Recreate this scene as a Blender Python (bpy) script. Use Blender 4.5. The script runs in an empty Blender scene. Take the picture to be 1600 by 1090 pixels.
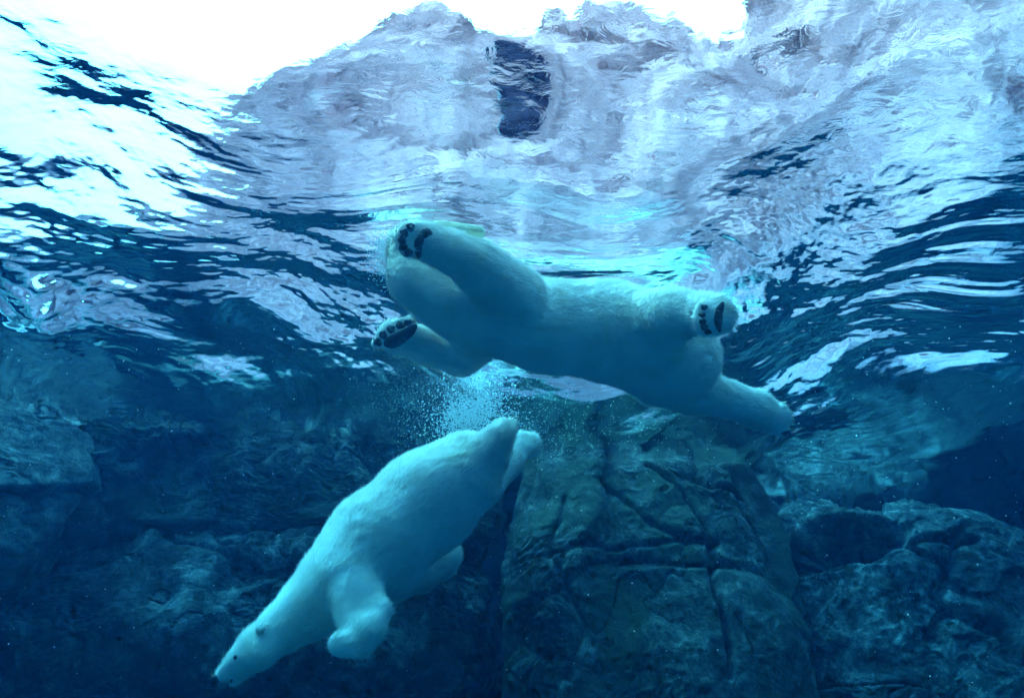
# Two polar bears in a rocky pool, seen from under water.
# World: metres, water level z = 0, the camera 2.4 m deep looking along +Y and up.
import bpy, math, random
import numpy as np
from mathutils import Vector, Matrix
from mathutils.bvhtree import BVHTree

random.seed(7)
rng = np.random.default_rng(7)
SC = bpy.context.scene
COL = SC.collection
R = math.radians

# ------------------------------------------------------------------ camera
PITCH = R(39.0)
FPX = 1250.0                              # focal length in photo pixels (the window glass narrows the view)
CAMZ = -3.8
cam_d = bpy.data.cameras.new('camera')
cam_d.sensor_fit = 'HORIZONTAL'
cam_d.sensor_width = 36.0
cam_d.lens = 36.0 * FPX / 1600.0
cam_d.clip_start = 0.02
cam_d.clip_end = 3000.0
cam = bpy.data.objects.new('camera', cam_d)
COL.objects.link(cam)
cam.location = (0, 0, CAMZ)
cam.rotation_euler = (math.pi / 2 + PITCH, 0, 0)
SC.camera = cam

# ------------------------------------------------------------------ sky, sun, exposure
SUN_EL, SUN_AZ = R(50), R(-104)            # azimuth from +Y, towards -X (left)
w = bpy.data.worlds.new('World')
SC.world = w
w.use_nodes = True
nt = w.node_tree
bg = nt.nodes['Background']
sky = nt.nodes.new('ShaderNodeTexSky')
sky.sky_type = 'NISHITA'
sky.sun_disc = False
sky.sun_elevation = SUN_EL
sky.sun_rotation = SUN_AZ
sky.air_density = 1.0
sky.dust_density = 8.0
sky.ozone_density = 1.0
cloud = nt.nodes.new('ShaderNodeMix')          # thin even cloud in front of the blue
cloud.data_type = 'RGBA'
cloud.inputs[0].default_value = 0.6
cloud.inputs[7].default_value = (9.0, 9.0, 9.2, 1)
nt.links.new(sky.outputs['Color'], cloud.inputs[6])
nt.links.new(cloud.outputs[2], bg.inputs['Color'])
bg.inputs['Strength'].default_value = 0.15
w.cycles.sampling_method = 'AUTOMATIC'

sun_d = bpy.data.lights.new('sun', 'SUN')
sun_d.energy = 0.9
sun_d.angle = R(22)
sun_d.color = (1.0, 0.95, 0.88)
sun = bpy.data.objects.new('sun', sun_d)
COL.objects.link(sun)
sdir = Vector((math.sin(SUN_AZ) * math.cos(SUN_EL), math.cos(SUN_AZ) * math.cos(SUN_EL), math.sin(SUN_EL)))
sun.rotation_euler = sdir.to_track_quat('Z', 'Y').to_euler()
sun.location = sdir * 40

vs = SC.view_settings
vs.view_transform = 'Standard'
vs.look = 'None'
vs.exposure = 3.2
vs.gamma = 1.0
vs.use_curve_mapping = False
cy = SC.cycles
cy.use_denoising = True
try:
    cy.denoiser = 'OPENIMAGEDENOISE'
    cy.denoising_input_passes = 'RGB_ALBEDO_NORMAL'
except Exception:
    pass
cy.use_adaptive_sampling = True
cy.adaptive_threshold = 0.02
cy.max_bounces = 9
cy.diffuse_bounces = 3
cy.glossy_bounces = 4
cy.transmission_bounces = 6
cy.volume_bounces = 1
cy.transparent_max_bounces = 8
cy.caustics_reflective = True
cy.caustics_refractive = True
cy.blur_glossy = 0.3
cy.sample_clamp_direct = 0.0
cy.sample_clamp_indirect = 6.0

# ------------------------------------------------------------------ helpers
FW = np.array((0, math.cos(PITCH), math.sin(PITCH)))
UP = np.array((0, -math.sin(PITCH), math.cos(PITCH)))
RT = np.array((1.0, 0, 0))
CAM = np.array((0, 0, CAMZ))


def ray(px, py):
    return RT * ((px - 800) / FPX) + UP * ((545 - py) / FPX) + FW


def at(px, py, t):
    """World point of a photo measurement at depth t (in units of FPX/900 metres along the view axis)."""
    return CAM + ray(px, py) * (t * FPX / 900.0)


def surf(px, py):
    d = ray(px, py)
    return CAM + d * (-CAMZ / d[2])


def atY(px, py, y):
    d = ray(px, py)
    return CAM + d * (y / d[1])


_perm = np.random.default_rng(11).permutation(1024).astype(np.int64)
_grad = np.random.default_rng(12).normal(size=(1024, 3))
_grad /= np.linalg.norm(_grad, axis=1)[:, None]
_grad = _grad.astype(np.float32)


def _hash(i, j, k):
    return _perm[(_perm[(_perm[i & 1023] + j) & 1023] + k) & 1023]


def perlin(P):
    P = np.asarray(P, dtype=np.float32)
    I = np.floor(P).astype(np.int64)
    F = P - I
    U = F * F * F * (F * (F * 6 - 15) + 10)
    out = np.zeros(len(P), np.float32)
    for dx in (0, 1):
        wx = U[:, 0] if dx else 1 - U[:, 0]
        for dy in (0, 1):
            wy = U[:, 1] if dy else 1 - U[:, 1]
            for dz in (0, 1):
                wz = U[:, 2] if dz else 1 - U[:, 2]
                g = _grad[_hash(I[:, 0] + dx, I[:, 1] + dy, I[:, 2] + dz)]
                d = g[:, 0] * (F[:, 0] - dx) + g[:, 1] * (F[:, 1] - dy) + g[:, 2] * (F[:, 2] - dz)
                out += wx * wy * wz * d
    return out * 1.6


def fbm(P, octaves=4, lac=2.03, gain=0.5):
    P = np.asarray(P, np.float32)
    a, s = 1.0, np.zeros(len(P), np.float32)
    for o in range(octaves):
        s += a * perlin(P + o * 17.3)
        P = P * lac
        a *= gain
    return s


def ridged(P, octaves=4, lac=2.1, gain=0.5):
    P = np.asarray(P, np.float32)
    a, s = 1.0, np.zeros(len(P), np.float32)
    for o in range(octaves):
        s += a * (1 - np.abs(perlin(P + o * 31.7)) * 2)
        P = P * lac
        a *= gain
    return s


_cellpt = np.random.default_rng(13).random((1024, 3)).astype(np.float32)


def worley(P):
    """F1, F2 and the id of the nearest cell."""
    P = np.asarray(P, np.float32)
    I = np.floor(P).astype(np.int64)
    f1 = np.full(len(P), 9e9, np.float32)
    f2 = f1.copy()
    cid = np.zeros(len(P), np.int64)
    vec = np.zeros_like(P)
    for dx in (-1, 0, 1):
        for dy in (-1, 0, 1):
            for dz in (-1, 0, 1):
                J = I + np.array((dx, dy, dz))
                h = _hash(J[:, 0], J[:, 1], J[:, 2])
                D = J + _cellpt[h] - P
                d = np.sqrt((D * D).sum(1))
                near = d < f1
                f2 = np.where(near, f1, np.minimum(f2, d))
                cid = np.where(near, h, cid)
                vec = np.where(near[:, None], D, vec)
                f1 = np.where(near, d, f1)
    return f1, f2, cid, vec


def sstep(a, b, x):
    t = np.clip((x - a) / (b - a), 0, 1)
    return t * t * (3 - 2 * t)


def seg_dist2(P2, pts):
    """Distance from 2-D points to a polyline."""
    best = np.full(len(P2), 1e9)
    for a, b in zip(pts[:-1], pts[1:]):
        a, b = np.asarray(a), np.asarray(b)
        ab = b - a
        t = np.clip(((P2 - a) @ ab) / (ab @ ab), 0, 1)
        d = np.linalg.norm(P2 - a - t[:, None] * ab, axis=1)
        best = np.minimum(best, d)
    return best


def mesh_from(name, V, Q, smooth=True):
    V = np.ascontiguousarray(V, np.float32)
    Q = np.ascontiguousarray(Q, np.int32)
    m = bpy.data.meshes.new(name)
    k = Q.shape[1]
    m.vertices.add(len(V))
    m.vertices.foreach_set('co', V.ravel())
    m.loops.add(Q.size)
    m.loops.foreach_set('vertex_index', Q.ravel())
    m.polygons.add(len(Q))
    m.polygons.foreach_set('loop_start', np.arange(0, Q.size, k, dtype=np.int32))
    m.polygons.foreach_set('loop_total', np.full(len(Q), k, np.int32))
    m.polygons.foreach_set('use_smooth', np.full(len(Q), smooth, bool))
    m.update(calc_edges=True)
    m.validate()
    return m


def link(name, mesh, mat, parent=None, kind=None, label=None, cat=None, group=None):
    o = bpy.data.objects.new(name, mesh)
    COL.objects.link(o)
    if mat and mesh is not None:
        mesh.materials.append(mat)
    if parent:
        o.parent = parent
    if kind:
        o['kind'] = kind
    if label:
        o['label'] = label
    if cat:
        o['category'] = cat
    if group:
        o['group'] = group
    return o


def grid_quads(nu, nv):
    """Quads of an nu x nv vertex grid, index = i*nv + j."""
    i, j = np.meshgrid(np.arange(nu - 1), np.arange(nv - 1), indexing='ij')
    a = (i * nv + j).ravel()
    return np.stack((a, a + nv, a + nv + 1, a + 1), 1)


# ------------------------------------------------------------------ materials
def new_mat(name):
    m = bpy.data.materials.new(name)
    m.use_nodes = True
    n = m.node_tree
    return m, n, n.nodes, n.links, n.nodes['Principled BSDF']


def ramp(nodes, pts):
    r = nodes.new('ShaderNodeValToRGB')
    e = r.color_ramp.elements
    while len(e) < len(pts):
        e.new(0.5)
    for k, (p, c) in enumerate(pts):
        e[k].position = p
        e[k].color = (*c, 1)
    return r


def noise_node(nodes, links, coord, scale, detail=6, rough=0.6, dist=0.0, stretch=None):
    src = coord
    if stretch:
        mp = nodes.new('ShaderNodeMapping')
        mp.inputs['Scale'].default_value = stretch
        links.new(coord, mp.inputs['Vector'])
        src = mp.outputs['Vector']
    t = nodes.new('ShaderNodeTexNoise')
    t.inputs['Scale'].default_value = scale
    t.inputs['Detail'].default_value = detail
    t.inputs['Roughness'].default_value = rough
    t.inputs['Distortion'].default_value = dist
    links.new(src, t.inputs['Vector'])
    return t


def rock_material(name, dark, mid, light, algae=None, bump=0.5, fine=1.0, stain=0.0):
    m, n, N, L, b = new_mat(name)
    geo = N.new('ShaderNodeNewGeometry')
    pos = geo.outputs['Position']
    a = noise_node(N, L, pos, 1.1, 8, 0.62, 0.8)
    c = noise_node(N, L, pos, 5.0 * fine, 8, 0.68, 1.2)
    rp = ramp(N, [(0.36, dark), (0.50, mid), (0.66, light)])
    mx = N.new('ShaderNodeMix')
    mx.data_type = 'FLOAT'
    mx.inputs[0].default_value = 0.55
    L.new(a.outputs['Fac'], mx.inputs[2])
    L.new(c.outputs['Fac'], mx.inputs[3])
    L.new(mx.outputs[0], rp.inputs['Fac'])
    col = rp.outputs['Color']
    # thin dark veins
    v = noise_node(N, L, pos, 2.2, 5, 0.6, 2.5)
    sub = N.new('ShaderNodeMath'); sub.operation = 'SUBTRACT'; sub.inputs[1].default_value = 0.5
    ab = N.new('ShaderNodeMath'); ab.operation = 'ABSOLUTE'
    L.new(v.outputs['Fac'], sub.inputs[0]); L.new(sub.outputs[0], ab.inputs[0])
    vr = ramp(N, [(0.0, (0.12, 0.12, 0.12)), (0.016, (1, 1, 1))])
    L.new(ab.outputs[0], vr.inputs['Fac'])
    mul = N.new('ShaderNodeMix'); mul.data_type = 'RGBA'; mul.blend_type = 'MULTIPLY'; mul.inputs[0].default_value = 0.8
    L.new(col, mul.inputs[6]); L.new(vr.outputs['Color'], mul.inputs[7])
    col = mul.outputs[2]
    if stain:
        st = noise_node(N, L, pos, 2.6, 9, 0.66, 1.4)
        sr = ramp(N, [(0.44, (0.28, 0.30, 0.30)), (0.56, (1, 1, 1))])
        L.new(st.outputs['Fac'], sr.inputs['Fac'])
        sm = N.new('ShaderNodeMix'); sm.data_type = 'RGBA'; sm.blend_type = 'MULTIPLY'; sm.inputs[0].default_value = stain
        L.new(col, sm.inputs[6]); L.new(sr.outputs['Color'], sm.inputs[7])
        col = sm.outputs[2]
    if algae:
        g = noise_node(N, L, pos, 1.7, 6, 0.6, 0.5)
        gr = ramp(N, [(0.46, (0, 0, 0)), (0.62, (1, 1, 1))])
        L.new(g.outputs['Fac'], gr.inputs['Fac'])
        al = N.new('ShaderNodeMix'); al.data_type = 'RGBA'
        al.inputs[7].default_value = (*algae, 1)
        L.new(gr.outputs['Color'], al.inputs[0]); L.new(col, al.inputs[6])
        col = al.outputs[2]
    L.new(col, b.inputs['Base Color'])
    b.inputs['Roughness'].default_value = 0.85
    b.inputs['Specular IOR Level'].default_value = 0.15
    d = noise_node(N, L, pos, 9.0 * fine, 10, 0.7, 0.6)
    bp = N.new('ShaderNodeBump')
    bp.inputs['Strength'].default_value = bump
    bp.inputs['Distance'].default_value = 0.06
    L.new(d.outputs['Fac'], bp.inputs['Height'])
    L.new(bp.outputs['Normal'], b.inputs['Normal'])
    return m


M_ROCK = rock_material('wet_rock', (0.010, 0.016, 0.016), (0.070, 0.098, 0.094), (0.33, 0.40, 0.37), bump=0.9, stain=0.9)
M_ROCK_ALGAE = rock_material('algae_rock', (0.008, 0.014, 0.013), (0.060, 0.088, 0.080), (0.27, 0.34, 0.305), algae=(0.030, 0.058, 0.036), bump=0.9, stain=0.9)
M_ROCK_LIT = rock_material('lit_wet_rock', (0.03, 0.04, 0.038), (0.15, 0.18, 0.165), (0.42, 0.45, 0.41), bump=0.9, stain=0.8)  # lit copy of the wet rock: light on the end boulder painted in
M_CLIFF = rock_material('dry_cliff_rock', (0.25, 0.105, 0.120), (0.48, 0.215, 0.240), (0.64, 0.30, 0.32), bump=0.3, fine=0.5)
M_FLOOR = rock_material('pool_bottom', (0.12, 0.12, 0.11), (0.23, 0.23, 0.21), (0.32, 0.32, 0.30), bump=0.5)
M_GROUND = rock_material('dry_ground', (0.18, 0.16, 0.12), (0.30, 0.26, 0.2), (0.40, 0.36, 0.3), bump=0.4, fine=0.5)


def plain(name, col, rough=0.6, bump=None, spec=0.3):
    m, n, N, L, b = new_mat(name)
    b.inputs['Base Color'].default_value = (*col, 1)
    b.inputs['Roughness'].default_value = rough
    b.inputs['Specular IOR Level'].default_value = spec
    geo = N.new('ShaderNodeNewGeometry')
    t = noise_node(N, L, geo.outputs['Position'], bump[0] if bump else 60, 4)
    r = ramp(N, [(0.3, tuple(c * 0.75 for c in col)), (0.7, tuple(min(1, c * 1.15) for c in col))])
    L.new(t.outputs['Fac'], r.inputs['Fac'])
    L.new(r.outputs['Color'], b.inputs['Base Color'])
    if bump:
        bp = N.new('ShaderNodeBump')
        bp.inputs['Strength'].default_value = bump[1]
        bp.inputs['Distance'].default_value = 0.01
        L.new(t.outputs['Fac'], bp.inputs['Height'])
        L.new(bp.outputs['Normal'], b.inputs['Normal'])
    return m


M_PAD = plain('black_paw_skin', (0.018, 0.017, 0.018), 0.6, (90, 0.5))
M_NOSE = plain('black_nose_skin', (0.02, 0.02, 0.022), 0.35, (120, 0.4))
M_EYE = plain('dark_eye', (0.01, 0.008, 0.006), 0.12, None, 0.5)
M_CLAW = plain('dark_claw', (0.05, 0.045, 0.04), 0.4, None)
M_DOOR = plain('navy_painted_metal', (0.022, 0.007, 0.020), 0.8, (12, 0.2), 0.1)
M_POST = plain('purple_grey_post', (0.16, 0.15, 0.19), 0.7, (9, 0.3))
M_EAR = plain('grey_ear_skin', (0.16, 0.14, 0.12), 0.8, (60, 0.4))
M_WALL = plain('pale_bounce_wall', (0.40, 0.41, 0.40), 0.85, (9, 0.4))
M_FLOAT = plain('cream_plastic', (0.62, 0.56, 0.36), 0.5, (30, 0.2))
M_STALK = plain('pale_stalk', (0.25, 0.26, 0.22), 0.7, (30, 0.2))


def fur_material():
    m, n, N, L, b = new_mat('polar_bear_fur')
    tc = N.new('ShaderNodeTexCoord')
    pos = tc.outputs['Object']
    a = noise_node(N, L, pos, 3.0, 5, 0.6, 0.4)
    r = ramp(N, [(0.30, (0.70, 0.65, 0.52)), (0.55, (0.82, 0.79, 0.70)), (0.75, (0.88, 0.86, 0.80))])
    L.new(a.outputs['Fac'], r.inputs['Fac'])
    L.new(r.outputs['Color'], b.inputs['Base Color'])
    b.inputs['Roughness'].default_value = 0.9
    b.inputs['Specular IOR Level'].default_value = 0.08
    b.inputs['Sheen Weight'].default_value = 0.35
    b.inputs['Sheen Roughness'].default_value = 0.5
    f = noise_node(N, L, pos, 40.0, 6, 0.7, 0.6, (0.35, 1.0, 1.0))
    g = noise_node(N, L, pos, 11.0, 4, 0.6, 0.8, (0.5, 1.0, 1.0))
    b1 = N.new('ShaderNodeBump'); b1.inputs['Strength'].default_value = 0.12; b1.inputs['Distance'].default_value = 0.03
    b2 = N.new('ShaderNodeBump'); b2.inputs['Strength'].default_value = 0.35; b2.inputs['Distance'].default_value = 0.012
    L.new(g.outputs['Fac'], b1.inputs['Height'])
    L.new(f.outputs['Fac'], b2.inputs['Height'])
    L.new(b1.outputs['Normal'], b2.inputs['Normal'])
    L.new(b2.outputs['Normal'], b.inputs['Normal'])
    return m


M_FUR = fur_material()


def water_material():
    m, n, N, L, b = new_mat('water_surface')
    N.remove(b)
    g = N.new('ShaderNodeBsdfGlass')
    g.inputs['IOR'].default_value = 1.33
    g.inputs['Roughness'].default_value = 0.0
    g.inputs['Color'].default_value = (1, 1, 1, 1)
    geo = N.new('ShaderNodeNewGeometry')
    pos = geo.outputs['Position']
    a = noise_node(N, L, pos, 8.0, 4, 0.5, 0.8, (0.8, 1.5, 1.0))
    bp = N.new('ShaderNodeBump')
    bp.inputs['Strength'].default_value = 0.14
    bp.inputs['Distance'].default_value = 0.02
    L.new(a.outputs['Fac'], bp.inputs['Height'])
    L.new(bp.outputs['Normal'], g.inputs['Normal'])
    L.new(g.outputs['BSDF'], N['Material Output'].inputs['Surface'])
    return m


M_WATER = water_material()

# ------------------------------------------------------------------ the water surface
BEAR_XY = at(760, 470, 3.6)[:2]
CALM = surf(1230, 110)


def wave_height(x, y):
    P = np.stack((x, y, np.zeros_like(x)), 1).astype(np.float32)
    wx = fbm(P * 0.45 + 3.1, 2) * 0.8
    wy = fbm(P * 0.45 + 9.7, 2) * 0.8
    X, Y = x + wx, y + wy
    calm = sstep(1.2, 4.2, np.hypot((x - CALM[0]) * 0.85, (y - CALM[1]) * 1.3))       # still patch near the window
    far = sstep(2.5, 3.6, y)
    calm = np.maximum(calm * sstep(2.2, 3.5, y + 0.25 * np.clip(x, 0, 9)), sstep(-0.6, -2.8, x) * 0.9 * far)
    calm = calm * (1 + 0.95 * sstep(2.9, 4.0, y)) * (1 - 0.6 * sstep(4.6, 5.6, y))
    # slow swell
    h = 0.055 * perlin(np.stack((X * 0.42, Y * 0.60, X * 0 + 1.7), 1)) * (0.75 + 0.25 * calm)
    h += 0.026 * perlin(np.stack((X * 1.1 + 4, Y * 1.3, X * 0 + 8.7), 1)) * (1 - 0.7 * np.clip(calm, 0, 1))     # glassy swirls in the still patch
    # wake running out from the swimming bear: two arms and rings
    dx, dy = x - BEAR_XY[0], (y - BEAR_XY[1])
    r = np.hypot(dx, dy * 1.15)
    ph = 5.2 * r + 2.2 * fbm(P * 0.8 + 21.0, 2)
    h += 0.020 * np.sin(ph) * np.exp(-r / 3.2) * sstep(0.2, 1.0, r)
    # crossing chop: crests run away from the bear to either side, towards the window
    wl = sstep(0.9, -0.9, x)
    for ang, wt, sd in ((R(122), wl, 2.2), (R(56), 1 - wl, 7.9)):
        c, sn = math.cos(ang), math.sin(ang)
        u = (X * c + Y * sn)
        v = (-X * sn + Y * c) * 0.72
        h += 0.094 * fbm(np.stack((u * 0.75, v * 0.75, u * 0 + sd), 1), 6, 2.1, 0.405) * (0.16 + 0.84 * calm) * wt
    # broken chop out to the sides
    side = sstep(0.7, 1.8, np.abs(x)) * sstep(2.6, 3.4, y) * (1 - 0.5 * sstep(4.8, 5.6, y))
    side = np.maximum(side, 0.32 * sstep(-0.3, -1.5, x))
    h += 0.017 * fbm(np.stack((X * 1.7, Y * 2.6, X * 0 + 12.0), 1), 4, 2.1, 0.5) * side
    # small wind ripples, long in x
    Q = np.stack((X * 2.6, Y * 6.5, X * 0 + 5.0), 1)
    h += 0.0044 * fbm(Q, 3, 2.2, 0.48) * (0.15 + 0.85 * calm)
    return h


def warp_axis(a, b, c, half, n, strength):
    """Axis samples between a and b, denser round c."""
    s = np.linspace(0, 1, 4000)
    p = a + (b - a) * s
    dens = 1 + strength * np.exp(-((p - c) / half) ** 2)
    cum = np.cumsum(dens)
    cum = (cum - cum[0]) / (cum[-1] - cum[0])
    return np.interp(np.linspace(0, 1, n), cum, p)


gx = warp_axis(-10, 10, 0, 3.4, 860, 5)
gy = warp_axis(-1.2, 10.5, 3.6, 2.0, 640, 4)
GX, GY = np.meshgrid(gx, gy, indexing='ij')
xx, yy = GX.ravel(), GY.ravel()
V = np.stack((xx, yy, wave_height(xx, yy)), 1)
water = link('water', mesh_from('water', V, grid_quads(len(gx), len(gy))), M_WATER, kind='structure')


# ------------------------------------------------------------------ rocks
def cubed_sphere(n, back=True):
    """Unit cube-sphere grid; the face towards +Y can be left coarse."""
    Vs, Qs, base = [], [], 0
    for ax, sg in ((1, -1), (0, -1), (0, 1), (2, 1), (2, -1), (1, 1)):
        k = n if (ax, sg) == (1, -1) else (max(20, n // 2) if (ax, sg) != (1, 1) else 20)
        s = np.linspace(-1, 1, k)
        s = np.tan(s * math.pi / 4)
        A, B = np.meshgrid(s, s, indexing='ij')
        P = np.zeros((k * k, 3))
        o1, o2 = [q for q in (0, 1, 2) if q != ax]
        P[:, ax] = sg
        P[:, o1] = A.ravel()
        P[:, o2] = B.ravel()
        q = grid_quads(k, k)
        e1 = np.zeros(3); e1[o1] = 1
        e2 = np.zeros(3); e2[o2] = 1
        if np.cross(e1, e2)[ax] * sg < 0:
            q = q[:, ::-1]
        Vs.append(P); Qs.append(q + base); base += k * k
    P = np.concatenate(Vs)
    return P, np.concatenate(Qs)


def rock_relief(P, seed, big=0.22, plate=0.10, crack=0.08, fine=0.03):
    """Displacement (metres) of rock at world points P."""
    S = P + seed * 13.7
    W = S + 0.35 * np.stack((fbm(S * 0.9, 2), fbm(S * 0.9 + 5, 2), fbm(S * 0.9 + 11, 2)), 1)
    d = big * fbm(S * 0.55, 3)
    f1, f2, cid, vec = worley(W * np.array((0.55, 0.55, 0.70)))
    tilt = _grad[cid]
    d += plate * (tilt[:, 0] * 0.8 + (tilt * vec).sum(1) * 1.2)
    on = sstep(-0.25, 0.25, perlin(S * 0.9 + 3))
    d -= crack * (1 - sstep(0.0, 0.07, f2 - f1)) * (0.25 + 0.75 * on)
    W2 = S + 0.5 * np.stack((fbm(S * 1.7 + 2, 3), fbm(S * 1.7 + 7, 3), fbm(S * 1.7 + 13, 3)), 1)
    v1 = np.abs(perlin(W2 * 1.1 + 6.0))
    v2 = np.abs(perlin(W2 * 2.4 + 9.0))
    gate = sstep(-0.15, 0.35, perlin(S * 1.3 + 8))
    d -= fine * 0.6 * np.exp(-(v1 / 0.012) ** 2)                # wandering fissures
    d -= fine * 0.5 * np.exp(-(v2 / 0.02) ** 2) * gate
    d += fine * 0.8 * fbm(S * np.array((1.6, 1.6, 2.2)) + 0.4 * (W2 - S), 6, 2.15, 0.55)
    d += fine * 0.5 * gate * fbm(W2 * 7.0, 3, 2.1, 0.6)
    return d


def boulder(name, c, rad, mat, label, seed, n=230, expo=4.0, rot=0.0, carve=None, shape=None, group=None, planes=16, keep=0.0, **kw):
    D, Q = cubed_sphere(n)
    D = D / np.linalg.norm(D, axis=1)[:, None]
    f = (np.abs(D) ** expo).sum(1) ** (-1 / expo)
    if planes:
        pr = np.random.default_rng(100 + seed)
        cut = np.full(len(D), 9.0)
        for _ in range(planes):
            nrm = pr.normal(size=3) * np.array((1, 1.25, 0.8))
            nrm[1] = -abs(nrm[1]) if pr.random() < 0.8 else nrm[1]
            nrm /= np.linalg.norm(nrm)
            dn = D @ nrm
            cut = np.minimum(cut, np.where(dn > 0.15, (pr.uniform(0.86, 1.12) + keep) / np.maximum(dn, 0.15), 9.0))
        f = np.minimum(f, cut)
    L_ = D * f[:, None] * np.asarray(rad)
    cr, sr = math.cos(rot), math.sin(rot)
    if shape:
        L_ = shape(L_)
    Wd = np.stack((L_[:, 0] * cr - L_[:, 1] * sr, L_[:, 0] * sr + L_[:, 1] * cr, L_[:, 2]), 1)
    fs = (np.abs(D) ** expo).sum(1) ** (-1 / expo)
    g = np.sign(D) * np.abs(D * fs[:, None]) ** (expo - 1) / np.asarray(rad)
    g = np.stack((g[:, 0] * cr - g[:, 1] * sr, g[:, 0] * sr + g[:, 1] * cr, g[:, 2]), 1)
    g /= np.linalg.norm(g, axis=1)[:, None]
    Wd = Wd + np.asarray(c)
    d = rock_relief(Wd, seed, **kw)
    if carve:
        d = d + carve(Wd) * np.clip(-g[:, 1] * 1.5, 0, 1)
    Wd = Wd + g * d[:, None]
    me = mesh_from(name, Wd - np.asarray(c), Q)
    o = link(name, me, mat, label=label, cat='rock', group=group)
    o.location = c
    return o


def xz(px, py, y):
    p = atY(px, py, y)
    return (p[0], p[2])


def carve_A(P):
    P2 = P[:, [0, 2]] + 0.05 * np.stack((fbm(P * 2.0, 3), fbm(P * 2.0 + 8, 3)), 1)
    d = np.zeros(len(P))
    for pts, wdt, dep in (
        ([(1010, 735), (1060, 780), (1095, 870), (1110, 960), (1125, 1085)], 0.026, 0.13),
        ([(930, 770), (1020, 850), (1060, 875), (1100, 870)], 0.024, 0.07),
        ([(820, 905), (900, 890), (960, 885), (1065, 870)], 0.022, 0.05),
        ([(880, 800), (860, 900), (905, 1000), (880, 1085)], 0.025, 0.06),
        ([(1090, 690), (1080, 760), (1150, 790)], 0.03, 0.07),
    ):
        q = seg_dist2(P2, [xz(a, b, 6.4) for a, b in pts])
        d -= dep * np.exp(-(q / wdt) ** 2)
    return d


boulder('boulder', (1.20, 7.35, -2.1), (1.22, 1.35, 2.25), M_ROCK_ALGAE,
        'broad upright boulder with a mottled face and thin dark cracks', 1, 300, 7.0, 0.0, carve_A,
        big=0.14, plate=0.07, crack=0.05, fine=0.055, keep=0.34)


def carve_B(P):
    P2 = P[:, [0, 2]] + 0.05 * np.stack((fbm(P * 2.0, 3), fbm(P * 2.0 + 8, 3)), 1)
    d = np.zeros(len(P))
    # the dark hollow under the ledge
    cx, cz = xz(1300, 850, 6.5)
    e = ((P2[:, 0] - cx) / 0.62) ** 2 + ((P2[:, 1] - cz - 0.10 * (P2[:, 0] - cx)) / 0.22) ** 2
    d -= 0.75 * (1 - sstep(0.5, 1.15, e))
    for pts, wdt, dep in (
        ([(1480, 850), (1450, 940), (1470, 970), (1440, 1010)], 0.04, 0.10),
        ([(1240, 890), (1300, 880), (1400, 860), (1500, 870)], 0.04, 0.08),
        ([(1470, 970), (1540, 1000), (1580, 1060)], 0.05, 0.12),
    ):
        q = seg_dist2(P2, [xz(a, b, 6.5) for a, b in pts])
        d -= dep * np.exp(-(q / wdt) ** 2)
    return d


def shape_B(L_):
    L_ = L_.copy()
    L_[:, 2] -= 0.24 * np.clip(L_[:, 0] + 0.2, 0, 9) ** 2 * (L_[:, 2] > -9)
    return L_


boulder('boulder', (3.85, 7.55, -2.3), (1.62, 1.4, 2.05), M_ROCK,
        'wide sloping boulder with a dark hollow near its top', 2, 300, 5.0, 0.0, carve_B, shape_B,
        big=0.14, plate=0.07, crack=0.05, fine=0.055, keep=0.34)
boulder('boulder', (2.75, 7.4, -0.35), (0.85, 0.8, 0.55), M_ROCK,
        'small blocky boulder wedged behind the upright and the sloping boulder', 3, 170, 5.0, 0.2,
        big=0.14, plate=0.14, crack=0.08, fine=0.04)
boulder('boulder', (5.6, 8.2, -1.5), (1.9, 1.2, 1.9), M_ROCK,
        'dim rounded boulder behind the sloping hollow boulder', 4, 170, 3.0, -0.3,
        big=0.3, plate=0.12, crack=0.10, fine=0.05)
# left wall: a lit band of strata under the waterline, darker layers stepping back under it
boulder('rock_ledge', (-2.35, 7.0, -0.30), (2.1, 1.1, 0.62), M_ROCK_ALGAE,
        'long flat rock ledge just under the waterline, behind the diving bear', 5, 260, 6.0, 0.05, planes=10, keep=0.25,
        big=0.16, plate=0.10, crack=0.07, fine=0.07)
boulder('rock_ledge', (-2.6, 7.2, -1.35), (2.4, 1.1, 0.60), M_ROCK,
        'lower darker rock ledge stepping back beneath the flat ledge', 6, 240, 5.0, -0.04, planes=10, keep=0.25,
        big=0.2, plate=0.10, crack=0.07, fine=0.07)
boulder('boulder', (-4.8, 6.05, -0.50), (1.05, 1.15, 1.1), M_ROCK_LIT,
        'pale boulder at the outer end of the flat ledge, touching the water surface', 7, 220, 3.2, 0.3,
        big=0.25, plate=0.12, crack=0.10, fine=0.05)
boulder('boulder', (-3.9, 8.0, -2.9), (1.9, 1.1, 1.3), M_ROCK,
        'dark boulder in the deep recess below the rock ledges', 8, 130, 3.2, 0.2,
        big=0.3, plate=0.2, crack=0.1, fine=0.05)
boulder('boulder', (-0.65, 8.2, -2.5), (0.95, 0.9, 1.5), M_ROCK,
        'dim angular boulder in the gap behind the diving bear', 9, 170, 4.0, 0.3,
        big=0.2, plate=0.25, crack=0.12, fine=0.05)


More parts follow.
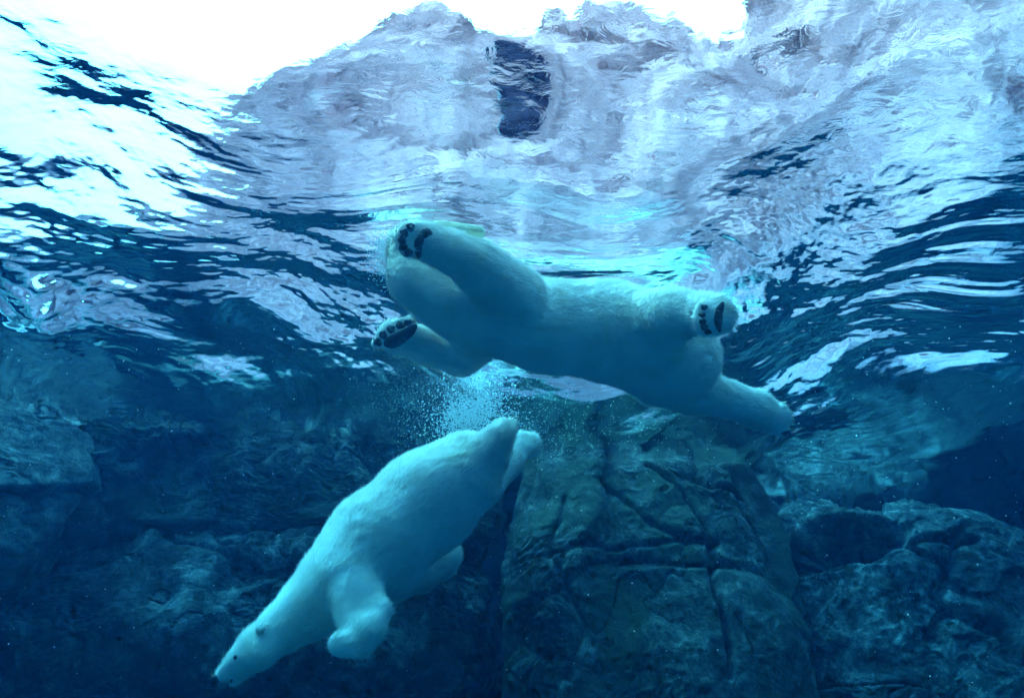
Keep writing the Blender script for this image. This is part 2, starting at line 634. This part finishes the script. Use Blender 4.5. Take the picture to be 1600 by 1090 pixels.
# the curved basin wall and the dry cliff above it
def wall_sheet(name, mat, th0, th1, nth, z0, zt, nz, rx, ry, y0, seed, label, cat, lean=0.0, amp=1.0, kw=None):
    th = np.linspace(th0, th1, nth)
    T, S = np.meshgrid(th, np.linspace(0, 1, nz), indexing='ij')
    T, S = T.ravel(), S.ravel()
    top = zt(T)
    up = np.minimum(S / 0.82, 1.0)                       # then the sheet folds back over the top
    back = np.maximum(S - 0.82, 0) / 0.18
    Z = z0 + (top - z0) * up
    k = 1 + 0.30 * back + lean * up
    P = np.stack((rx * np.sin(T) * k, y0 + ry * np.cos(T) * k, Z), 1)
    nrm = np.stack((-np.sin(T), -np.cos(T), 0.6 * back), 1)
    d = rock_relief(P, seed, **(kw or {})) * amp
    P = P + nrm * d[:, None]
    q = grid_quads(nth, nz)[:, ::-1]
    o = link(name, mesh_from(name, P, q), mat, label=label, cat=cat)
    return o


wall_sheet('rock_wall', M_ROCK, R(-112), R(112), 700, -5.2, lambda t: 0.55 + 0 * t, 190, 8.6, 9.4, -0.6, 20,
           'dark curved rock wall enclosing the far side of the pool', 'rock wall', 0.0, 1.0,
           dict(big=0.5, plate=0.3, crack=0.14, fine=0.07))


def cliff_top(t):
    a = np.degrees(t) * 1.28
    base = np.interp(a, (-115, -60, -45, -30, -20, -9, -6.5, -3.5, 2.5, 5, 10, 18, 20.5, 27, 30, 38, 50, 70, 115),
                     (0.9, 0.9, 1.1, 1.9, 4.9, 7.2, 6.8, 5.7, 5.7, 6.6, 6.7, 6.6, 5.4, 5.4, 7.2, 7.8, 8.0, 7.0, 3.0))
    P = np.stack((a * 0.20, a * 0, a * 0 + 3), 1)
    return base * np.where(a > -24, 1.09, 1.0) + 0.55 * fbm(P * 1.6, 5)


def buttress():
    kw = dict(big=0.40, plate=0.16, crack=0.12, fine=0.09)
    return wall_sheet('rock_cliff', M_CLIFF, R(-114), R(114), 620, 0.15, cliff_top, 240, 11.0, 7.9, -0.6, 31,
                      'tall pale sandstone cliff rising above the water round the pool', 'cliff', 0.06, 1.0, kw)


cliff = buttress()

# pool floor and the land round the pool
g = np.linspace(-11.5, 11.5, 150)
h = np.linspace(-2.0, 12.5, 110)
A, B = np.meshgrid(g, h, indexing='ij')
P = np.stack((A.ravel(), B.ravel(), A.ravel() * 0), 1)
P[:, 2] = -4.9 + 0.25 * fbm(P * 0.6, 4)
link('pool_floor', mesh_from('pool_floor', P, grid_quads(150, 110)), M_FLOOR, kind='structure')

nr, na = 40, 160
rr = np.concatenate(([1.0], np.geomspace(1.05, 80, nr - 1)))
aa = np.linspace(0, 2 * math.pi, na)
RR, AA = np.meshgrid(rr, aa, indexing='ij')
px_, py_ = 9.6 * np.sin(AA) * RR, 4.2 + 5.8 * np.cos(AA) * RR
P = np.stack((px_.ravel(), py_.ravel(), 0 * px_.ravel()), 1)
P[:, 2] = 0.42 + 0.12 * fbm(P * 0.12, 3) * np.clip(RR.ravel() - 1, 0, 1)
link('ground', mesh_from('ground', P, grid_quads(nr, na)), M_GROUND, kind='structure')


def box_mesh(name, x0, x1, y0, y1, z0, z1):
    v = [(x, y, z) for x in (x0, x1) for y in (y0, y1) for z in (z0, z1)]
    f = [(0, 1, 3, 2), (4, 6, 7, 5), (0, 4, 5, 1), (2, 3, 7, 6), (0, 2, 6, 4), (1, 5, 7, 3)]
    m = bpy.data.meshes.new(name)
    m.from_pydata(v, [], f)
    m.update()
    return m


bw = link('bounce_wall', box_mesh('bounce_wall', -11.5, 11.5, -1.6, -0.9, -5.2, 0.45), M_WALL,
          label='pale concrete wall closing the pool on the viewing side', cat='wall')  # added behind the camera, out of view; paleness reflects fill onto the bears

# ------------------------------------------------------------------ the body of water (haze)
hm, hn, HN, HL, hb = new_mat('clear_blue_water')
HN.remove(hb)
pv = HN.new('ShaderNodeVolumePrincipled')
WD = 0.44
scat = np.array((0.0003, 0.0029, 0.0090))
absb = np.array((0.40, 0.110, 0.048))
colr = scat / WD
acol = np.clip(1 - absb / (WD * (1 - colr)), 0, 1) ** 2
pv.inputs['Color'].default_value = (*colr, 1)
pv.inputs['Density'].default_value = WD
pv.inputs['Anisotropy'].default_value = 0.3
pv.inputs['Absorption Color'].default_value = (*acol, 1)
HL.new(pv.outputs['Volume'], HN['Material Output'].inputs['Volume'])
link('haze', box_mesh('haze', -14, 14, -2.4, 14.5, -6.2, 0.30), hm, kind='stuff')


# ------------------------------------------------------------------ bears
def surface_nets(F, org, hs):
    nx, ny, nz = F.shape
    ins = F < 0
    cx, cy_, cz = nx - 1, ny - 1, nz - 1
    cnt = np.zeros((cx, cy_, cz), np.float32)
    acc = np.zeros((cx, cy_, cz, 3), np.float32)
    corners = [(i, j, k) for i in (0, 1) for j in (0, 1) for k in (0, 1)]
    for a in range(8):
        for b in range(a + 1, 8):
            ca, cb = corners[a], corners[b]
            df = [cb[q] - ca[q] for q in range(3)]
            if sum(abs(v) for v in df) != 1:
                continue
            fa = F[ca[0]:ca[0] + cx, ca[1]:ca[1] + cy_, ca[2]:ca[2] + cz]
            fb = F[cb[0]:cb[0] + cx, cb[1]:cb[1] + cy_, cb[2]:cb[2] + cz]
            m = (fa < 0) != (fb < 0)
            with np.errstate(divide='ignore', invalid='ignore'):
                t = np.where(m, fa / (fa - fb), 0)
            cnt += m
            for q in range(3):
                acc[..., q] += np.where(m, ca[q] + t * df[q], 0)
    on = cnt > 0
    idx = -np.ones(on.shape, np.int64)
    idx[on] = np.arange(on.sum())
    I = np.argwhere(on)
    V = (I + acc[on] / cnt[on][:, None]) * hs + org
    Q = []
    for ax in range(3):
        sl0 = [slice(0, n) for n in F.shape]; sl1 = [slice(0, n) for n in F.shape]
        sl0[ax] = slice(0, F.shape[ax] - 1); sl1[ax] = slice(1, F.shape[ax])
        ch = ins[tuple(sl0)] != ins[tuple(sl1)]
        fl = ins[tuple(sl0)]
        E = np.argwhere(ch)
        o1, o2 = [q for q in range(3) if q != ax]
        ok = (E[:, o1] > 0) & (E[:, o2] > 0) & (E[:, o1] < F.shape[o1] - 1) & (E[:, o2] < F.shape[o2] - 1)
        E = E[ok]
        f = fl[tuple(E.T)]
        qs = []
        for d1, d2 in ((-1, -1), (0, -1), (0, 0), (-1, 0)):
            C = E.copy()
            C[:, o1] += d1
            C[:, o2] += d2
            qs.append(idx[tuple(C.T)])
        q = np.stack(qs, 1)
        flip = ~f if ax != 1 else f
        q[flip] = q[flip][:, ::-1]
        Q.append(q)
    return V, np.concatenate(Q)


class Sculpt:
    """A body grown from tapered limbs melted together, meshed as one surface."""

    def __init__(self):
        self.prims = []

    def limb(self, a, ra, b, rb, k=0.06, flat=None, sq=1.0):
        self.prims.append((np.asarray(a, float), ra, np.asarray(b, float), rb, k, flat, sq, 1))

    def chain(self, pts, k=0.06, flat=None, sq=1.0):
        for (a, ra), (b, rb) in zip(pts[:-1], pts[1:]):
            self.limb(a, ra, b, rb, k, flat, sq)

    def mesh(self, hs=0.014):
        lo = np.min([np.minimum(p[0] - p[1] * 1.4, p[2] - p[3] * 1.4) for p in self.prims], 0) - 0.08
        hi = np.max([np.maximum(p[0] + p[1] * 1.4, p[2] + p[3] * 1.4) for p in self.prims], 0) + 0.08
        n = np.ceil((hi - lo) / hs).astype(int) + 1
        F = np.full(tuple(n), 1.0, np.float32)
        ax = [lo[q] + np.arange(n[q]) * hs for q in range(3)]
        for a, ra, b, rb, k, flat, sq, _ in self.prims:
            m = max(ra, rb) * 1.5 + 0.16
            plo, phi = np.minimum(a, b) - m, np.maximum(a, b) + m
            s = [slice(max(0, int((plo[q] - lo[q]) / hs)), min(n[q], int((phi[q] - lo[q]) / hs) + 2)) for q in range(3)]
            X, Y, Z = np.meshgrid(ax[0][s[0]], ax[1][s[1]], ax[2][s[2]], indexing='ij')
            P = np.stack((X, Y, Z), -1).astype(np.float32) - a.astype(np.float32)
            ab = (b - a).astype(np.float32)
            L2 = float(ab @ ab) + 1e-9
            t = np.clip((P @ ab) / L2, 0, 1)
            D = P - t[..., None] * ab
            if flat is not None:
                f = (np.asarray(flat, float) / np.linalg.norm(flat)).astype(np.float32)
                c = D @ f
                D = D + (c * (1 / sq - 1))[..., None] * f
            dist = np.sqrt((D * D).sum(-1)) - (ra + (rb - ra) * t)
            if flat is not None:
                dist = dist * min(1.0, 0.5 + 0.5 * sq)
            old = F[tuple(s)]
            hh = np.clip(k - np.abs(old - dist), 0, None) / k
            F[tuple(s)] = np.minimum(old, dist) - hh * hh * k * 0.25
        V, Q = surface_nets(F, lo, hs)
        return V, Q


def vnormals(V, Q):
    n = np.cross(V[Q[:, 2]] - V[Q[:, 0]], V[Q[:, 3]] - V[Q[:, 1]])
    N = np.zeros_like(V)
    for q in range(4):
        for c in range(3):
            N[:, c] += np.bincount(Q[:, q], n[:, c], len(V))
    return N / (np.linalg.norm(N, axis=1)[:, None] + 1e-12)


def relax(V, Q, it=2):
    for _ in range(it):
        S = np.zeros_like(V)
        C = np.zeros(len(V))
        for a, b in ((0, 1), (1, 2), (2, 3), (3, 0)):
            for c in range(3):
                S[:, c] += np.bincount(Q[:, a], V[Q[:, b], c], len(V)) + np.bincount(Q[:, b], V[Q[:, a], c], len(V))
            C += np.bincount(Q[:, a], None, len(V)) + np.bincount(Q[:, b], None, len(V))
        V = 0.5 * V + 0.5 * S / C[:, None]
    return V


def ellipsoid_mesh(name, rx, ry, rz, seg=14, rings=9):
    v, f = [], []
    for i in range(rings + 1):
        th = math.pi * i / rings
        for j in range(seg):
            ph = 2 * math.pi * j / seg
            v.append((rx * math.sin(th) * math.cos(ph), ry * math.sin(th) * math.sin(ph), rz * math.cos(th)))
    for i in range(rings):
        for j in range(seg):
            a, b = i * seg + j, i * seg + (j + 1) % seg
            f.append((a, a + seg, b + seg, b))
    m = bpy.data.meshes.new(name)
    m.from_pydata(v, [], f)
    m.validate()
    m.polygons.foreach_set('use_smooth', [True] * len(m.polygons))
    m.update()
    return m


class Bear:
    def __init__(self, label, base, axis):
        self.root = bpy.data.objects.new('polar_bear', None)
        COL.objects.link(self.root)
        self.root.location = base
        self.root['label'] = label
        self.root['category'] = 'polar bear'
        self.root['group'] = 'polar bears in the pool'
        self.base = np.asarray(base, float)
        self.axis = np.asarray(axis, float) / np.linalg.norm(axis)
        self.s = Sculpt()

    def finish(self):
        V, Q = self.s.mesh()
        V = relax(V, Q, 3)
        N = vnormals(V, Q)
        f = 0.004 * fbm(V * np.array((9., 16., 16.)), 3) + 0.006 * fbm(V * 3.0 + 7, 2)
        V = V + N * f[:, None]
        self.V, self.Q, self.N = V, Q, vnormals(V, Q)
        self.body = link('body', mesh_from('body', V - self.base, Q), M_FUR, self.root)
        self.fur_coat()
        self.bvh = BVHTree.FromPolygons([tuple(v) for v in V], [tuple(q) for q in Q])

    def fur_coat(self, n=80000, ln=0.042, wd=0.0030):
        """Short matted guard hairs lying back along the body, one blade each."""
        V, Q, N = self.V, self.Q, self.N
        ar = np.linalg.norm(np.cross(V[Q[:, 2]] - V[Q[:, 0]], V[Q[:, 3]] - V[Q[:, 1]]), axis=1)
        pick = rng.choice(len(Q), n, p=ar / ar.sum())
        wgt = rng.dirichlet((1, 1, 1, 1), n)
        P = (V[Q[pick]] * wgt[..., None]).sum(1)
        nn = N[Q[pick, 0]]
        lay = np.tile(self.axis, (n, 1)) + 0.35 * np.stack([fbm(P * 6.0 + q * 9.1, 2) for q in range(3)], 1) + rng.normal(size=(n, 3)) * 0.18
        lay -= nn * (lay * nn).sum(1)[:, None]
        lay /= np.linalg.norm(lay, axis=1)[:, None] + 1e-6
        d = lay * 0.94 + nn * rng.uniform(0.10, 0.55, n)[:, None]
        side = np.cross(lay, nn)
        L_ = (ln * rng.uniform(0.6, 1.25, n))[:, None]
        A, B, C = P - side * wd - nn * 0.003, P + side * wd - nn * 0.003, P + d * L_
        VV = np.stack((A, B, C), 1).reshape(-1, 3) - self.base
        jn = nn + 0.26 * np.stack([fbm(P * np.array((14., 22., 22.)) + q * 5.3, 2) for q in range(3)], 1) + 0.16 * rng.normal(size=(n, 3))
        jn /= np.linalg.norm(jn, axis=1)[:, None]
        me = mesh_from('fur', VV, np.arange(3 * n).reshape(-1, 3))
        me.normals_split_custom_set_from_vertices(np.repeat(jn, 3, 0).astype(np.float32))
        link('fur', me, M_FUR, self.body)

    def hit(self, px, py):
        d = Vector(ray(px, py)).normalized()
        loc, nrm, i, dist = self.bvh.ray_cast(Vector(CAM), d)
        return loc, nrm

    def pad(self, name, a, b, width, lift=0.3, mat=None):
        """An elongated pad lying on the skin between two measured points."""
        m = ((a[0] + b[0]) / 2, (a[1] + b[1]) / 2)
        loc, nrm = self.hit(*m)
        la, _ = self.hit(*a)
        lb, _ = self.hit(*b)
        if loc is None:
            print('pad missed', name, m)
            return None
        if la is None or lb is None or (la - lb).length < 1e-4 or (la - lb).length > 0.3:
            t = Vector((1, 0, 0)).cross(nrm)
            ln = width / 2
        else:
            t = lb - la
            ln = t.length / 2 + width * 0.3
        t = (t - nrm * t.dot(nrm)).normalized()
        u = nrm.cross(t)
        me = ellipsoid_mesh(name, max(ln, width / 2), width / 2, 0.016, 18, 9)
        bend = random.uniform(0.5, 1.0) * (0.7 if name == 'paw_pad' else 0.4)
        q = random.uniform(0, 9)
        for v in me.vertices:
            a = math.atan2(v.co.y, v.co.x)
            k = 1 + 0.10 * math.sin(3 * a + q) + 0.07 * math.sin(5 * a + 2 * q)
            v.co.x *= k
            v.co.y = v.co.y * k + bend * v.co.x * v.co.x / max(ln, 0.01) * 0.35
        o = link(name, me, mat or M_PAD, self.root)
        mat4 = Matrix((t, u, nrm)).transposed().to_4x4()
        mat4.translation = loc + nrm * 0.002 - Vector(self.base)
        o.matrix_local = mat4
        return o

    def blob(self, name, p, r, mat, axis=None, parent=None):
        me = ellipsoid_mesh(name, *r)
        o = link(name, me, mat, self.root)
        m4 = Matrix.Identity(4)
        if axis is not None:
            m4 = Vector(axis).to_track_quat('X', 'Z').to_matrix().to_4x4()
        m4.translation = Vector(p) - Vector(self.base)
        o.matrix_local = m4
        return o

    def claw(self, p, d, r=0.008, ln=0.045):
        d = Vector(d).normalized()
        seg, rows = 7, 5
        v, f = [], []
        side = d.orthogonal().normalized()
        oth = d.cross(side)
        for i in range(rows):
            s = i / (rows - 1)
            c = d * (ln * s) - Vector((0, 0, 1)) * (0.25 * ln * s * s)
            rr_ = r * (1 - s) ** 0.7 + 0.0006
            for j in range(seg):
                a = 2 * math.pi * j / seg
                v.append(c + side * (rr_ * math.cos(a)) + oth * (rr_ * math.sin(a)))
        for i in range(rows - 1):
            for j in range(seg):
                a, b = i * seg + j, i * seg + (j + 1) % seg
                f.append((a, b, b + seg, a + seg))
        me = bpy.data.meshes.new('claw')
        me.from_pydata([tuple(x) for x in v], [], f)
        me.update()
        o = link('claw', me, M_CLAW, self.root)
        o.location = Vector(p) - Vector(self.base)
        return o


# --- bear swimming at the surface, seen from below
b1 = Bear('polar bear swimming at the water surface, belly and paw pads seen from below', at(900, 520, 3.72), at(1050, 545, 3.74) - at(752, 485, 3.66))
s = b1.s
s.chain([(at(752, 487, 3.66), .262), (at(850, 508, 3.70), .278), (at(950, 517, 3.72), .305), (at(1030, 545, 3.74), .315)], 0.12)
s.limb(at(1030, 545, 3.74), .315, at(1062, 558, 3.76), .26, 0.10)
s.chain([(at(752, 485, 3.66), .25), (at(697, 462, 3.62), .205), (at(657, 432, 3.58), .19)], 0.10)      # neck, head
s.limb(at(657, 430, 3.58), .18, at(642, 400, 3.62), .135, 0.08)
s.limb(at(642, 400, 3.62), .12, at(622, 374, 3.68), .075, 0.08)                                          # muzzle
for e in ((705, 400), (640, 440)):
    s.limb(at(*e, 3.74), .05, at(e[0] + 4, e[1] - 8, 3.82), .05, 0.03)                                   # ears
# near foreleg, reaching forward
s.chain([(at(800, 462, 3.52), .205), (at(748, 418, 3.34), .150), (at(700, 390, 3.20), .112), (at(672, 380, 3.12), .104)], 0.045)
s.limb(at(668, 378, 3.12), .100, at(646, 372, 3.09), .104, 0.04, ray(650, 372), 0.75)
for tx, ty in ((641, 355), (632, 363), (628, 373), (630, 384), (638, 393)):
    s.limb(at(650, 373, 3.08), .05, at(tx - 2, ty, 3.05), .034, 0.012)
# far foreleg
s.chain([(at(745, 530, 3.80), .17), (at(722, 557, 3.90), .125), (at(665, 540, 3.82), .118), (at(632, 528, 3.76), .108)], 0.045)
s.limb(at(632, 528, 3.80), .105, at(612, 524, 3.76), .100, 0.05, ray(612, 524), 0.75)
for tx, ty in ((587, 536), (594, 522), (608, 511), (623, 504), (638, 501)):
    s.limb(at(615, 525, 3.75), .05, at(tx, ty, 3.73), .034, 0.012)
# near hind leg, the sole turned to the viewer
s.chain([(at(1000, 505, 3.58), .215), (at(1050, 492, 3.42), .145), (at(1095, 488, 3.30), .110)], 0.10)
s.limb(at(1100, 488, 3.27), .100, at(1120, 491, 3.24), .104, 0.04)
s.limb(at(1106, 505, 3.23), .075, at(1118, 500, 3.22), .085, 0.04)
for tx, ty in ((1096, 478), (1092, 489), (1092, 500), (1096, 510), (1105, 518)):
    s.limb(at(1110, 495, 3.21), .05, at(tx, ty, 3.19), .028, 0.02)
# far hind leg, stretched out behind
s.chain([(at(1035, 580, 3.86), .245), (at(1085, 605, 3.96), .165), (at(1140, 625, 4.05), .112), (at(1178, 638, 4.10), .128)], 0.08)
s.limb(at(1178, 638, 4.10), .128, at(1204, 650, 4.12), .112, 0.05)
for tx, ty in ((1222, 636), (1228, 646), (1229, 656), (1224, 666), (1214, 672)):
    s.limb(at(1200, 650, 4.12), .06, at(tx, ty, 4.08), .030, 0.010)
s.limb(at(800, 515, 3.62), .16, at(860, 520, 3.62), .13, 0.08)                                         # breast
s.limb(at(1085, 520, 3.80), .07, at(1104, 520, 3.84), .035, 0.05)                                        # tail
b1.finish()
# pads
for tx, ty in ((641, 355), (632, 364), (628, 375), (630, 386), (638, 395)):
    b1.pad('toe_pad', (tx - 2, ty + 1), (tx + 3, ty - 1), .048)
b1.pad('paw_pad', (672, 360), (655, 370), .050)
b1.pad('paw_pad', (655, 369), (652, 398), .050)
for tx, ty in ((590, 534), (599, 523), (611, 514), (625, 508), (638, 505)):
    b1.pad('toe_pad', (tx - 3, ty - 2), (tx + 3, ty + 3), .052)
b1.pad('paw_pad', (603, 541), (645, 517), .090)
for tx, ty in ((1100, 480), (1097, 492), (1098, 502), (1100, 511), (1106, 518)):
    b1.pad('toe_pad', (tx - 3, ty), (tx + 3, ty), .034)
b1.pad('paw_pad', (1125, 474), (1120, 515), .048)
b1.blob('nose', at(617, 368, 3.70), (.035, .03, .028), M_NOSE, at(613, 362, 3.6) - at(640, 395, 3.52))
for tx, ty in ((1226, 636), (1232, 646), (1233, 656), (1228, 666), (1218, 673)):
    b1.claw(at(tx, ty, 4.11), at(tx, ty, 4.1) - at(1200, 650, 4.12))
for tx, ty in ((588, 530), (597, 518), (609, 509), (623, 503), (636, 500)):
    b1.claw(at(tx, ty, 3.75), at(tx, ty, 3.78) - at(615, 525, 3.75))
for tx, ty in ((639, 350), (629, 358), (624, 370)):
    b1.claw(at(tx, ty, 3.07), at(tx, ty, 3.09) - at(650, 373, 3.08))

# --- bear diving down to the left
b2 = Bear('polar bear diving head first, pale back and muzzle seen from the side', at(620, 815, 3.85), at(728, 735, 4.1) - at(478, 948, 3.6))
s = b2.s
s.chain([(at(728, 735, 4.10), .275), (at(665, 785, 3.98), .335), (at(590, 848, 3.84), .325), (at(535, 905, 3.70), .265)], 0.12)
s.chain([(at(535, 905, 3.70), .25), (at(482, 950, 3.60), .168), (at(438, 984, 3.52), .132)], 0.12)
s.limb(at(438, 984, 3.52), .132, at(404, 1010, 3.48), .112, 0.06)
s.limb(at(404, 1010, 3.48), .108, at(374, 1034, 3.45), .074, 0.06)
s.limb(at(374, 1032, 3.45), .074, at(345, 1055, 3.43), .044, 0.04)
s.limb(at(410, 1018, 3.42), .085, at(398, 1028, 3.42), .065, 0.05)                                         # cheek
s.limb(at(390, 1036, 3.46), .06, at(364, 1064, 3.44), .030, 0.012)                                        # lower jaw
s.limb(at(418, 990, 3.43), .036, at(408, 982, 3.42), .038, 0.012)                                         # ears
s.limb(at(434, 974, 3.58), .036, at(426, 968, 3.60), .038, 0.015)
# near foreleg swept back under the chest
s.chain([(at(545, 908, 3.62), .205), (at(590, 956, 3.46), .066), (at(576, 984, 3.40), .090), (at(562, 1006, 3.38), .080)], 0.05)
s.limb(at(540, 935, 3.52), .11, at(552, 982, 3.42), .082, 0.06)
s.limb(at(584, 953, 3.47), .068, at(618, 958, 3.50), .006, 0.03)
s.limb(at(562, 1006, 3.38), .078, at(530, 1006, 3.34), .062, 0.03)
for tx, ty in ((522, 996), (522, 1007), (528, 1015), (538, 1020), (550, 1022)):
    s.limb(at(540, 1005, 3.34), .05, at(tx, ty, 3.32), .026, 0.03)
# far foreleg
s.chain([(at(610, 895, 4.00), .20), (at(655, 892, 4.20), .13), (at(690, 878, 4.28), .10), (at(706, 868, 4.30), .075)], 0.08)
# hind legs
s.chain([(at(735, 740, 4.02), .25), (at(764, 708, 4.02), .135), (at(778, 685, 4.02), .095), (at(788, 672, 4.04), .070), (at(798, 663, 4.06), .036)], 0.06)
s.chain([(at(745, 745, 4.25), .22), (at(785, 718, 4.40), .14), (at(812, 698, 4.48), .10), (at(828, 692, 4.50), .075)], 0.07)
for tx, ty in ((834, 690), (838, 696), (838, 703), (834, 709)):
    s.limb(at(822, 697, 4.50), .06, at(tx, ty, 4.50), .026, 0.02)
s.limb(at(725, 700, 4.18), .06, at(738, 690, 4.22), .03, 0.05)                                            # tail
b2.finish()
b2.blob('nose', at(338, 1060, 3.415), (.034, .032, .028), M_NOSE, at(340, 1060, 3.4) - at(374, 1032, 3.45))
loc, nrm = b2.hit(368, 1026)
if loc is not None:
    b2.blob('eye', loc, (.014, .014, .014), M_EYE)
loc, nrm = b2.hit(411, 985)
if loc is not None:
    b2.blob('inner_ear', np.array(loc) - np.array(nrm) * 0.004, (.005, .014, .020), M_EAR, nrm)
b2.pad('mouth', (350, 1066), (374, 1058), .020, mat=M_NOSE)
for tx, ty in ((519, 998), (520, 1009), (526, 1018), (537, 1024), (550, 1026)):
    b2.claw(at(tx, ty, 3.33), at(tx, ty, 3.33) - at(540, 1003, 3.34))

# ------------------------------------------------------------------ small things
# cream float behind the raised paw
def slab_mesh(name, lx, ly, lz, e=5.0):
    """Rounded slab (superellipsoid)."""
    D, Q = cubed_sphere(20)
    D = D / np.linalg.norm(D, axis=1)[:, None]
    V = D * ((np.abs(D) ** e).sum(1) ** (-1 / e))[:, None] * np.array((lx, ly, lz))
    return mesh_from(name, V, Q)


o = link('float_toy', slab_mesh('float_toy', .17, .05, .03), M_FLOAT,
         label='cream float on the water surface behind the swimming bear\'s raised paw', cat='float')
p = surf(716, 357)
o.location = (p[0], p[1], -0.02)
o.rotation_euler = (0, R(3), R(8))

# dark hatch high on the cliff
door = bpy.data.objects.new('cliff_hatch', None)
COL.objects.link(door)
cv = np.empty(len(cliff.data.vertices) * 3, np.float32)
cliff.data.vertices.foreach_get('co', cv)
cv = cv.reshape(-1, 3)
near = (np.abs(cv[:, 0]) < 0.4) & (cv[:, 2] > 3.7) & (cv[:, 2] < 5.0) & (cv[:, 1] < 8.2)
hatch_y = float(np.percentile(cv[near, 1], 25)) if near.any() else 7.0
door.location = (-0.02, hatch_y, 3.0 + (hatch_y - 6.4) * 0.97)
door['label'] = 'dark purple two-panel hatch high on the pale cliff'
door['category'] = 'hatch'
for zc, hx, hz, dx in ((0.93, 0.27, 0.15, -0.05), (0.43, 0.32, 0.16, 0.05)):
    pn = link('panel', slab_mesh('panel', hx, 0.12, hz, 4.0), M_DOOR, door)
    pn.location = (dx, 0, zc)
    link('frame', slab_mesh('frame', hx + 0.03, 0.04, hz + 0.03, 6.0), M_POST, door).location = (dx, 0.09, zc)

# thin stalks rising from the pool floor under the diving bear
for k, (xa, ya, xb, yb, r) in enumerate(((486, 1000, 474, 1090, .010), (506, 1000, 492, 1090, .016))):
    a, b = at(xa, ya, 4.6), at(xb, yb, 4.7)
    b = a + (b - a) * ((-4.85 - a[2]) / (b[2] - a[2]))
    dirv = Vector(b - a)
    side = dirv.orthogonal().normalized()
    oth = dirv.normalized().cross(side)
    v, f = [], []
    for i in range(13):
        c = Vector(a) + dirv * (i / 12) + side * 0.02 * math.sin(i * 0.9 + k)
        for j in range(8):
            an = 2 * math.pi * j / 8
            v.append(tuple(c + side * (r * math.cos(an)) + oth * (r * math.sin(an))))
    for i in range(12):
        for j in range(8):
            p0, p1 = i * 8 + j, i * 8 + (j + 1) % 8
            f.append((p0, p1, p1 + 8, p0 + 8))
    me = bpy.data.meshes.new('water_stalk')
    me.from_pydata(v, [], f)
    me.update()
    link('water_stalk', me, M_STALK,
         label=('thin pale stalk rising below the diving bear\'s neck', 'thicker dim stalk rising beside the thin pale stalk')[k], cat='stalk')

# bubbles: a burst behind the diver's hind feet and specks drifting through the water
bm_, bn, BN, BL, bb = new_mat('air_bubble')
bb.inputs['Base Color'].default_value = (0.95, 0.96, 0.97, 1)
bb.inputs['Roughness'].default_value = 0.25
bb.inputs['Metallic'].default_value = 0.0
ico_v = np.array([(0, 0, 1), (1, 0, 0), (0, 1, 0), (-1, 0, 0), (0, -1, 0), (0, 0, -1)], float)
ico_f = np.array([(0, 1, 2), (0, 2, 3), (0, 3, 4), (0, 4, 1), (5, 2, 1), (5, 3, 2), (5, 4, 3), (5, 1, 4)])
pts, rad = [], []
for _ in range(2600):
    a = rng.normal(size=3) * np.array((.16, .18, .11))
    pts.append(at(738, 652, 4.5) + a); rad.append(rng.uniform(.003, .009))
for _ in range(900):
    q = (rng.uniform(620, 900), rng.uniform(600, 720), rng.uniform(3.9, 4.7))
    pts.append(at(*q)); rad.append(rng.uniform(.0012, .004))
for _ in range(420):
    q = (rng.normal(960, 90), rng.normal(665, 40), rng.uniform(3.9, 4.7))
    pts.append(at(*q)); rad.append(rng.uniform(.0012, .004))
for _ in range(160):
    q = (rng.normal(700, 60), rng.normal(800, 60), rng.uniform(3.0, 3.5))
    pts.append(at(*q)); rad.append(rng.uniform(.001, .003))
for _ in range(1500):
    q = (rng.normal(604, 14), rng.normal(395, 22), rng.uniform(3.62, 3.72))
    pts.append(at(*q)); rad.append(rng.uniform(.002, .006))
for _ in range(1500):
    a = rng.normal() * np.array((.10, .0, .05)) + rng.normal(size=3) * np.array((.05, .09, .045))
    pts.append(at(735, 645, 4.5) + a); rad.append(rng.uniform(.003, .007))
for _ in range(9000):
    q = (rng.normal(715, 60), rng.normal(622, 34), rng.normal(4.4, .2))
    pts.append(at(*q)); rad.append(rng.uniform(.0006, .0022))
for _ in range(700):
    q = (rng.uniform(-20, 1620), rng.uniform(500, 1100), rng.uniform(1.6, 4.5))
    pts.append(at(*q)); rad.append(rng.uniform(.0008, .0028))
pts, rad = np.array(pts), np.array(rad)
keep = pts[:, 2] < -0.005
pts, rad = pts[keep], rad[keep]
V = (pts[:, None, :] + ico_v[None] * rad[:, None, None]).reshape(-1, 3)
Q = (np.arange(len(pts))[:, None, None] * 6 + ico_f[None]).reshape(-1, 3)
link('bubbles', mesh_from('bubbles', V, Q), bm_, kind='stuff', label='fine white bubbles drifting and bursting behind the diving bear', cat='bubbles')
